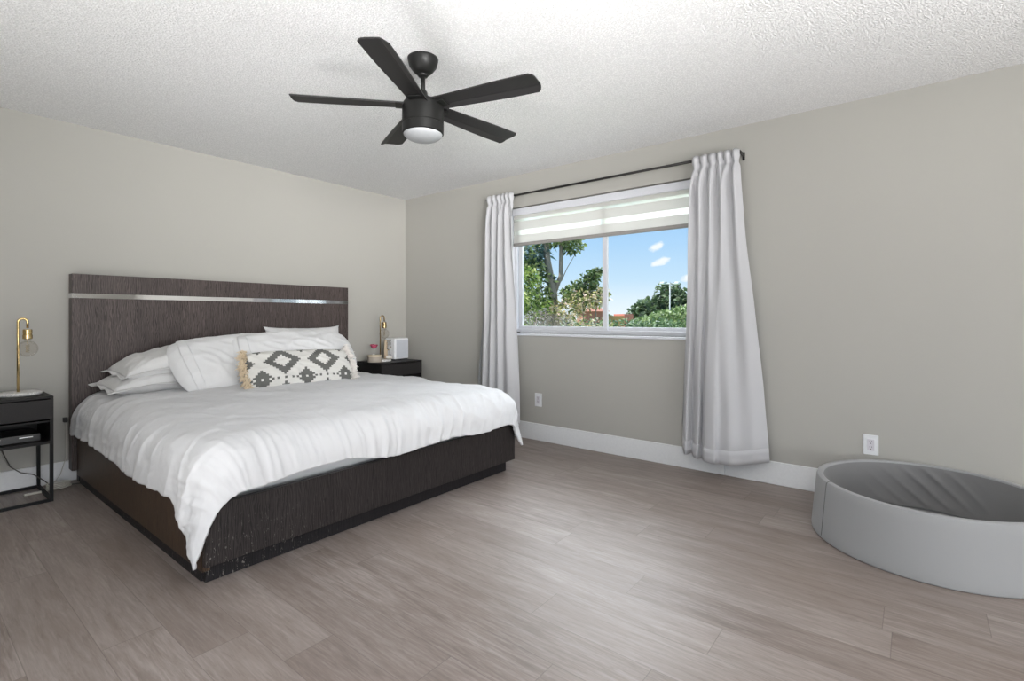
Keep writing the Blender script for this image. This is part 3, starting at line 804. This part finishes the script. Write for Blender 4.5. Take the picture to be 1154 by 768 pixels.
# beads hang at the ends of the chains
for k, (x, z_) in enumerate(((-.004, .125), (.009, .11), (.022, .15), (.033, .06), (.046, .135), (.03, .09))):
    MB().lathe([(0, z_-.007), (.006, z_-.003), (.006, z_+.003), (0, z_+.007)], x, -.016, 10).build('pendant', (WIREM, DBRASS, SHELLM)[k % 3], jw, smooth=True)
shl = thing('seashell', 'white seashell lying on the marble lamp base in the corner', 'seashell', (-.452, -.285, ZN+.0212))
b = MB()
def shellp(u, v):
    a = 2*PI*u; r = .026*max(0.0, math.sin(PI*v))**.7*(1-.25*v)*(1+.06*math.sin(a*7)); return ((v-.5)*.075, r*math.cos(a)*.9, .022+r*math.sin(a)*.85)
b.grid(shellp, 32, 14, True); b.build('shell_body', SHELLM, shl, smooth=True)
b = MB(); b.lathe([(0, .0), (.012, .006), (.009, .014), (.010, .018), (.006, .026), (0, .032)], .026, 0, 12); b.build('spire', SHELLM, shl, smooth=True)
spk = thing('speaker', 'white box speaker with grey front grille in the corner on the nightstand', 'speaker', (-.262, -.175, ZN), D(4))
MB().box(-.10, .10, -.075, .075, .010, .232).build('cabinet', PLASTW, spk, bevel=.014, bseg=4, smooth=False)
MB().box(-.078, .088, -.0785, -.0752, .028, .214).build('front_grille', GRILLE, spk, bevel=.003)
MB().box(-.088, .088, -.065, .065, 0, .010).build('feet', DARKP, spk)

# ------------------------------------------------------------------ cords by the left nightstand
cd = MB().tube([(-3.275, -.03, .60), (-3.26, -.028, .36), (-3.235, -.028, .26), (-3.205, -.05, .17), (-3.16, -.06, .125), (-3.10, -.07, .10), (-3.055, -.085, .055), (-3.02, -.12, .012), (-2.985, -.15, .005), (-2.93, -.13, .005), (-2.86, -.16, .005)], .003, 6).build('power_cord', CORDB, smooth=True)
tag(cd, 'dark thin cord sagging under the left nightstand towards the bed', 'cord')
ad = thing('wall_plug', 'small black plug on the wall beside the left end of the headboard', 'plug', (-2.935, 0, .42))
MB().box(-.012, .012, -.030, 0, -.016, .016).build('plug_body', DARKP, ad, bevel=.004)
MB().tube([(0, -.03, -.02), (0, -.034, -.10), (.002, -.030, -.25), (-.03, -.040, -.36), (-.075, -.07, -.408)], .0022, 6).build('cord', CORDW, ad, smooth=True)
b = MB(); pts = []
for k in range(60):
    a = k*.42; pts.append((-2.995+(.060+.004*math.sin(k))*math.cos(a), -.165+(.045+.003*math.cos(k*1.7))*math.sin(a), .006+.00065*k))
b.tube(pts, .0035, 6); cc = b.build('coiled_cord', CORDW, smooth=True)
tag(cc, 'loose coil of whitish cord on the floor between nightstand and bed', 'cord')
ps = tag(MB().box(-3.16, -3.05, -.185, -.165, 0.0, .012).build('cable_end', CORDW, bevel=.004), 'thin white cable end lying on the floor under the left nightstand', 'cable')
ps.location = (0, 0, 0)

# ------------------------------------------------------------------ round foam pit
pit = thing('foam_ball_pit', 'round light grey foam play pit standing against the wall on the right', 'ball pit', (-.515, -4.56, 0))
Hp = .287
def wall_prof():
    P_ = [(.474, .006), (.484, .0), (.492, .006), (.4935, .018)]
    for k in range(1, 8): P_.append((lerp(.4935, .470, k/8), lerp(.018, Hp-.014, k/8)))
    P_ += [(.469, Hp-.010), (.466, Hp-.003), (.460, Hp), (.444, Hp), (.439, Hp-.003), (.4375, Hp-.010)]
    return P_
prof = wall_prof()
b = MB(); b.lathe(prof+[(.44, .03), (.44, .006)], 0, 0, 128, False); b.build('outer_wall', FOAM, pit, smooth=True)
es = pit.children[0].modifiers.new('crisp', 'EDGE_SPLIT') if len(pit.children) else None
if es: es.split_angle = D(28)
def inner(u, v):
    a = 2*PI*u; z_ = lerp(Hp-.010, .045, v)
    # soft diagonal creases in the padding of the side near the wall
    da = (math.atan2(math.sin(a-D(-2)), math.cos(a-D(-2))))
    win_ = math.exp(-(da/.42)**2)*max(0.0, math.sin(PI*min(1, v*1.05)))**.6
    cr = (.5+.5*math.sin((a+v*.6)*26))**5
    r = .4372-.016*v-win_*cr*.014
    return (r*math.cos(a), r*math.sin(a), z_)
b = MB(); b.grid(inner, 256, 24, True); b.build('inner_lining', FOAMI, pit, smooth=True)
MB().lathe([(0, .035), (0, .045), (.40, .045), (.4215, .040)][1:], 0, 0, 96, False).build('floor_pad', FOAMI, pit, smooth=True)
# the seam where the cover closes
a0 = D(122)
sm = MB(); pts = [((r+.0006)*math.cos(a0), (r+.0006)*math.sin(a0), z_) for r, z_ in prof[3:15]]
sm.tube(pts, .0016, 5); sm.build('cover_seam', simple('seam_grey', (.12, .12, .12), .9), pit)

# ------------------------------------------------------------------ ceiling fan
FX, FY = -1.985, -2.535
fan = thing('ceiling_fan', 'black five-blade ceiling fan with round frosted light hanging above the room', 'ceiling fan', (FX, FY, H))
def L(prof): return [(r, z_-H) for r, z_ in prof]
MB().lathe([(0, 0), (.078, 0), (.078, -.010), (.070, -.040), (.050, -.066), (.036, -.078), (0, -.080)], 0, 0, 40).build('canopy', FANM, fan, smooth=True)
MB().lathe([(0, -.078), (.026, -.080), (.028, -.086), (.022, -.094), (0, -.096)], 0, 0, 24).build('hanger_ball', FANM, fan, smooth=True)
MB().tube([(0, 0, -.09), (0, 0, -.20)], .0115, 16).build('downrod', FANM, fan, smooth=True)
MB().lathe([(0, -.165), (.018, -.166), (.022, -.172), (.034, -.235), (.036, -.250), (0, -.250)], 0, 0, 32).build('yoke_cover', FANM, fan, smooth=True)
zt = -.222
hs = MB().lathe([(0, zt), (.080, zt), (.096, zt-.006), (.104, zt-.018), (.1055, zt-.030), (.1055, zt-.112), (.103, zt-.114), (.103, zt-.117), (.1055, zt-.119), (.105, zt-.162), (.100, zt-.166), (0, zt-.166)], 0, 0, 56).build('motor_housing', FANM, fan, smooth=True)
q = hs.modifiers.new('e', 'EDGE_SPLIT'); q.split_angle = math.radians(40)
lp = [(.098, zt-.160)]
for k in range(0, 11):
    a = PI/2*k/10; lp.append((.098*math.cos(a) if k < 10 else 0, zt-.166-.036*math.sin(a)))
MB().lathe(lp, 0, 0, 48, False).build('light_globe', FROST, fan, smooth=True)
def blade(ang):
    b = MB(); zc = -.238
    def pt(u, v, side):
        r = lerp(.085, .640, u); wv = lerp(.105, .135, smoothstep(0, .8, u))
        # rounded tip corners
        c = v-.5
        if u > .94: r = r-(abs(c)*2)**5*.020
        y = c*wv
        camber = -.42*wv*max(0, v-.74)
        z_ = zc+-y*math.tan(D(4))+camber-.004*u
        return (r, y, z_+side*.003)
    NU, NV = 24, 12
    b.grid(lambda u, v: pt(u, v, 1), NU, NV); o = len(b.v)
    b.grid(lambda u, v: pt(u, v, -1), NU, NV)
    per = [i*(NV+1) for i in range(NU+1)]+[NU*(NV+1)+j for j in range(1, NV+1)]+[i*(NV+1)+NV for i in range(NU-1, -1, -1)]+[j for j in range(NV-1, 0, -1)]
    for i in range(len(per)):
        p1, p2 = per[i], per[(i+1) % len(per)]; b.f.append((p1, p2, p2+o, p1+o)); b.mi.append(0)
    bl = b.build('blade', FANB, fan, smooth=False)
    bl.rotation_euler = (0, 0, ang)
    MB().box(.06, .14, -.035, .035, zc-.0125, zc-.0045).build('blade_iron', FANM, bl, bevel=.003)
    return bl
for k in range(5): blade(D(-5.5+72*k))

# ------------------------------------------------------------------ outdoors
struct(MB().box(.6, 260, -120, 160, -3.2, -3.0).build('ground', GRASS), 'grass outside')
def leaves(mb, c, rad, nleaf, size, rnd, long_=1.7, flat=.0, tone=(0, 1), hollow=.35):
    c = Vector(c); rad = Vector(rad) if not isinstance(rad, (int, float)) else Vector((rad, rad, rad))
    for _ in range(nleaf):
        while True:
            q = Vector((rnd.uniform(-1, 1), rnd.uniform(-1, 1), rnd.uniform(-1, 1)))
            if hollow < q.length < 1: break
        p = c+Vector((q.x*rad.x, q.y*rad.y, q.z*rad.z))
        d_ = (q.normalized()*.5+Vector((rnd.uniform(-1, 1), rnd.uniform(-1, 1), rnd.uniform(-.9, .6)))).normalized()
        s_ = d_.cross(Vector((rnd.uniform(-1, 1), rnd.uniform(-1, 1), rnd.uniform(-.2, 1)))).normalized()
        n_ = d_.cross(s_)
        L_ = size*rnd.uniform(.6, 1.3); W_ = L_/long_/2
        v0 = p; v1 = p+d_*L_*.5+s_*W_+n_*W_*.3; v2 = p+d_*L_-Vector((0, 0, L_*.15)); v3 = p+d_*L_*.5-s_*W_+n_*W_*.3
        o = len(mb.v); mb.v += [tuple(v0), tuple(v1), tuple(v2), tuple(v3)]; mb.f += [(o, o+1, o+2), (o, o+2, o+3)]; mb.mi += [0, 0]
        k = min(1, max(0, rnd.gauss((tone[0]+tone[1])/2, (tone[1]-tone[0])/2.6))); mb.tone += [k, k]
def trunk(parent, pts, rs, name='trunk'):
    return MB().tube(pts, rs, 10).build(name, BARK, parent, smooth=True)
rnd = random.Random(21)
# near tree with thick pale trunk
T = (3.78, .45, -3.0)
tree = thing('tree', 'leafy tree with a forked grey trunk filling the left window pane', 'tree', T)
def rel(p, T=T): return tuple(p[i]-T[i] for i in range(3))
trunk(tree, [rel((3.70, .40, -3)), rel((3.75, .50, -.5)), rel((3.78, .47, .9)), rel((3.72, .50, 1.6)), rel((3.68, .58, 2.1)), rel((3.66, .66, 2.9))], [.16, .12, .085, .075, .06, .04])
trunk(tree, [rel((3.74, .48, 1.55)), rel((3.83, .40, 1.85)), rel((3.84, .40, 2.3)), rel((3.86, .42, 2.9))], [.05, .04, .035, .025], 'branch')
trunk(tree, [rel((3.78, .45, 1.25)), rel((4.0, .20, 1.55)), rel((4.15, .0, 1.78)), rel((4.28, -.13, 1.95))], [.05, .035, .025, .012], 'branch')
trunk(tree, [rel((3.76, .50, 1.1)), rel((3.55, .80, 1.6)), rel((3.4, 1.0, 2.1))], [.04, .03, .02], 'branch')
trunk(tree, [rel((3.84, .40, 1.75)), rel((3.93, .33, 1.99)), rel((4.04, .20, 2.28)), rel((4.13, .11, 2.55))], [.010, .007, .005, .003], 'twig')
b = MB()
for c, r_, n_ in (((3.85, .45, 2.62), (.45, .38, .26), 1100), ((3.98, .26, 2.40), (.22, .2, .15), 330), ((3.45, .95, 2.3), (.35, .35, .35), 500), ((4.10, .07, 1.70), (.18, .18, .15), 260),
                  ((4.18, -.04, 1.83), (.11, .11, .10), 200), ((4.27, -.11, 1.93), (.06, .06, .06), 80), ((3.98, .22, 1.55), (.22, .2, .18), 420), ((3.52, .78, 1.95), (.24, .24, .2), 420), ((3.62, .62, 1.45), (.25, .22, .18), 380), ((4.15, .02, 1.55), (.2, .2, .14), 300), ((3.6, .6, 1.75), (.2, .2, .2), 160), ((3.9, .3, 3.1), (.6, .6, .35), 700)):
    leaves(b, rel(c), r_, n_, .085, rnd, 2.0)
b.build('foliage', LEAF_TREE, tree)
b = MB(); leaves(b, rel((3.62, .80, 2.25)), (.20, .22, .24), 420, .15, rnd, 5.0); b.build('bluish_fronds', LEAF_BLUE, tree)
# lime green shrub on the left
def shrub(name, label, base, mat_, blobs, size, long_=2.0, stems=3, cat='shrub', stem_r=.03, tone=(0, 1)):
    o = thing(name, label, cat, base)
    b = MB()
    for c, r_, n_ in blobs: leaves(b, tuple(c[i]-base[i] for i in range(3)), r_, n_, size, rnd, long_, tone=tone)
    b.build('foliage', mat_, o)
    for k in range(stems):
        c = blobs[k % len(blobs)][0]
        MB().tube([(.12*k-.1, .05*k, 0), ((c[0]-base[0])*.5, (c[1]-base[1])*.5, (c[2]-base[2])*.6), (c[0]-base[0], c[1]-base[1], c[2]-base[2])], [stem_r, stem_r*.7, stem_r*.3], 6).build('stem', BARK, o, smooth=True)
    return o
shrub('shrub', 'bright yellow green shrub at the left edge of the window view', (3.1, .9, -3), LEAF_LIME, [((3.15, .80, 1.75), (.35, .35, .25), 450), ((3.1, .75, 1.45), (.35, .3, .25), 500), ((3.3, .55, 1.25), (.25, .25, .2), 220), ((3.0, .9, .9), (.5, .5, .5), 500)], .10, 2.6)
shrub('shrub', 'variegated cream and pink leaved shrub under the tree outside', (4.0, -.05, -3), LEAF_VAR, [((3.95, .02, 1.42), (.30, .30, .17), 520), ((4.18, -.12, 1.48), (.22, .24, .17), 420), ((3.72, .25, 1.22), (.3, .3, .15), 380), ((3.45, .35, 1.15), (.22, .2, .12), 200), ((4.05, -.0, .8), (.5, .5, .35), 500)], .085, 2.4)
shrub('shrub', 'low twiggy purplish shrub below the tree at the bottom left of the window', (2.9, .35, -3), LEAF_DRY, [((2.95, .30, 1.10), (.28, .35, .12), 420), ((3.2, .10, 1.05), (.25, .3, .10), 260), ((3.0, .3, .7), (.4, .4, .3), 400)], .07, 6.0)
# hedge with a rail in front of the gardens
hd = thing('hedge', 'long low clipped green hedge running along the bottom of the window view', 'hedge', (13.2, 3.3, -3))
b = MB()
for k in range(34):
    f = k/33; c = (lerp(-3.6, 3.6, f), lerp(5.2, -5.2, f), 3.72+.05*math.sin(k*2.1))
    leaves(b, c, (.35, .35, .30), 130, .13, rnd, 1.6)
    leaves(b, (c[0], c[1], 2.0), (.4, .4, 1.6), 70, .22, rnd, 1.6)
b.build('foliage', LEAF_HEDGE, hd)
for k in range(5):
    f = (k+.5)/5; MB().tube([(lerp(-3.5, 3.5, f), lerp(5.1, -5.1, f), 0), (lerp(-3.5, 3.5, f), lerp(5.1, -5.1, f), 3.4)], .05, 6).build('stem', BARK, hd)
# far trees
def far_tree(label, base, h, rx, mat_, nblob, leaf, name='tree', low=.35):
    o = thing(name, label, 'tree', base)
    b = MB(); r2 = random.Random(int(base[0]*10))
    for k in range(nblob):
        a = r2.uniform(0, 2*PI); q = r2.uniform(0, 1)**.5
        zz = h*(low+(1-low)*r2.uniform(0, 1)*(1-.55*q))
        leaves(b, (q*rx*math.cos(a), q*rx*math.sin(a), zz-h*.10), (rx*.30, rx*.30, h*.10), 150, leaf, r2, 1.5)
    b.build('foliage', mat_, o)
    MB().tube([(0, 0, 0), (.1, 0, h*.5), (0, .1, h*.8)], [h*.035, h*.028, h*.01], 8).build('trunk', BARK, o, smooth=True)
    return o
far_tree('tall dark tree crown beyond the hedge, seen through the right pane', (46.0, 15.1, -3), 8.5, 3.2, LEAF_DARK, 75, .50)
far_tree('dark tree at the right edge of the window view, beside the light pole', (47.5, 11.2, -3), 8.2, 3.2, LEAF_DARK, 60, .50)
far_tree('smaller dark tree on the left of the tall dark crowns', (44.0, 17.4, -3), 6.2, 1.7, LEAF_DARK, 26, .42)
far_tree('small round green tree just right of the window mullion', (38.5, 18.0, -3), 4.9, 1.5, LEAF_MID, 22, .40)
shrub('shrub', 'wide mid green bush in front of the dark trees at the right of the view', (20.5, 4.9, -3), LEAF_MID, [((20.4, 5.2, .95), (.9, .7, .5), 700), ((20.9, 4.3, 1.15), (.9, .8, .5), 700), ((21.2, 3.4, 1.3), (1., .9, .5), 700), ((19.9, 6.0, .75), (.8, .6, .35), 450), ((20.5, 4.6, 0), (1.4, 1.6, 1.2), 900)], .19, 1.8, stem_r=.06)
# coral house behind the hedge
hs = thing('house', 'coral painted low house partly hidden behind the hedge and shrubs', 'house', (33.0, 15.2, -3), D(-47))
MB().box(-1.9, -.1, -1.5, 1.5, 0, 4.55).box(1.25, 1.95, -1.5, 1.5, 0, 4.35).build('wall', CORAL, hs)
b = MB(); b.add([(-2.1, -1.7, 4.55), (.1, -1.7, 4.55), (.1, 1.7, 4.55), (-2.1, 1.7, 4.55), (-1.0, -1.0, 5.0), (-1.0, 1.0, 5.0)], [(0, 1, 4), (2, 3, 5), (0, 4, 5, 3), (1, 2, 5, 4), (0, 3, 2, 1)])
b.build('roof', ROOFT, hs)
MB().box(-.1, 1.25, -1.4, 1.4, 0, 4.2).build('annex_wall', simple('ochre_render', (.45, .27, .12), .8), hs)
# lamp pole
pm = thing('floodlight_pole', 'tall grey pole with two lights standing before the dark trees', 'light pole', (27.4, 7.55, -3))
MB().tube([(0, 0, 0), (0, 0, 6.25)], [.06, .035], 10).build('pole', POLEM, pm, smooth=True)
MB().tube([(-.25, .38, 6.2), (.25, -.38, 6.2)], .03, 8).build('crossarm', POLEM, pm)
for s in (-1, 1): MB().box(s*.25-.14, s*.25+.14, -s*.38-.14, -s*.38+.14, 6.17, 6.32).build('light_head', PLASTW, pm, bevel=.03)

GROUPS = {'pillow': 'white bed pillows', 'nightstand': 'black metal-framed nightstands beside the bed', 'table_lamp': 'brass hook table lamps with marble bases', 'curtain': 'pale grey window curtains', 'wall_outlet': 'white wall outlets', 'shrub': 'garden shrubs outside the window', 'tree': 'trees outside the window'}
for o in list(SC.objects):
    if o.parent is None and o.get('label') and not o.get('kind'):
        k = o.name.split('.')[0]
        if k in GROUPS: o['group'] = GROUPS[k]
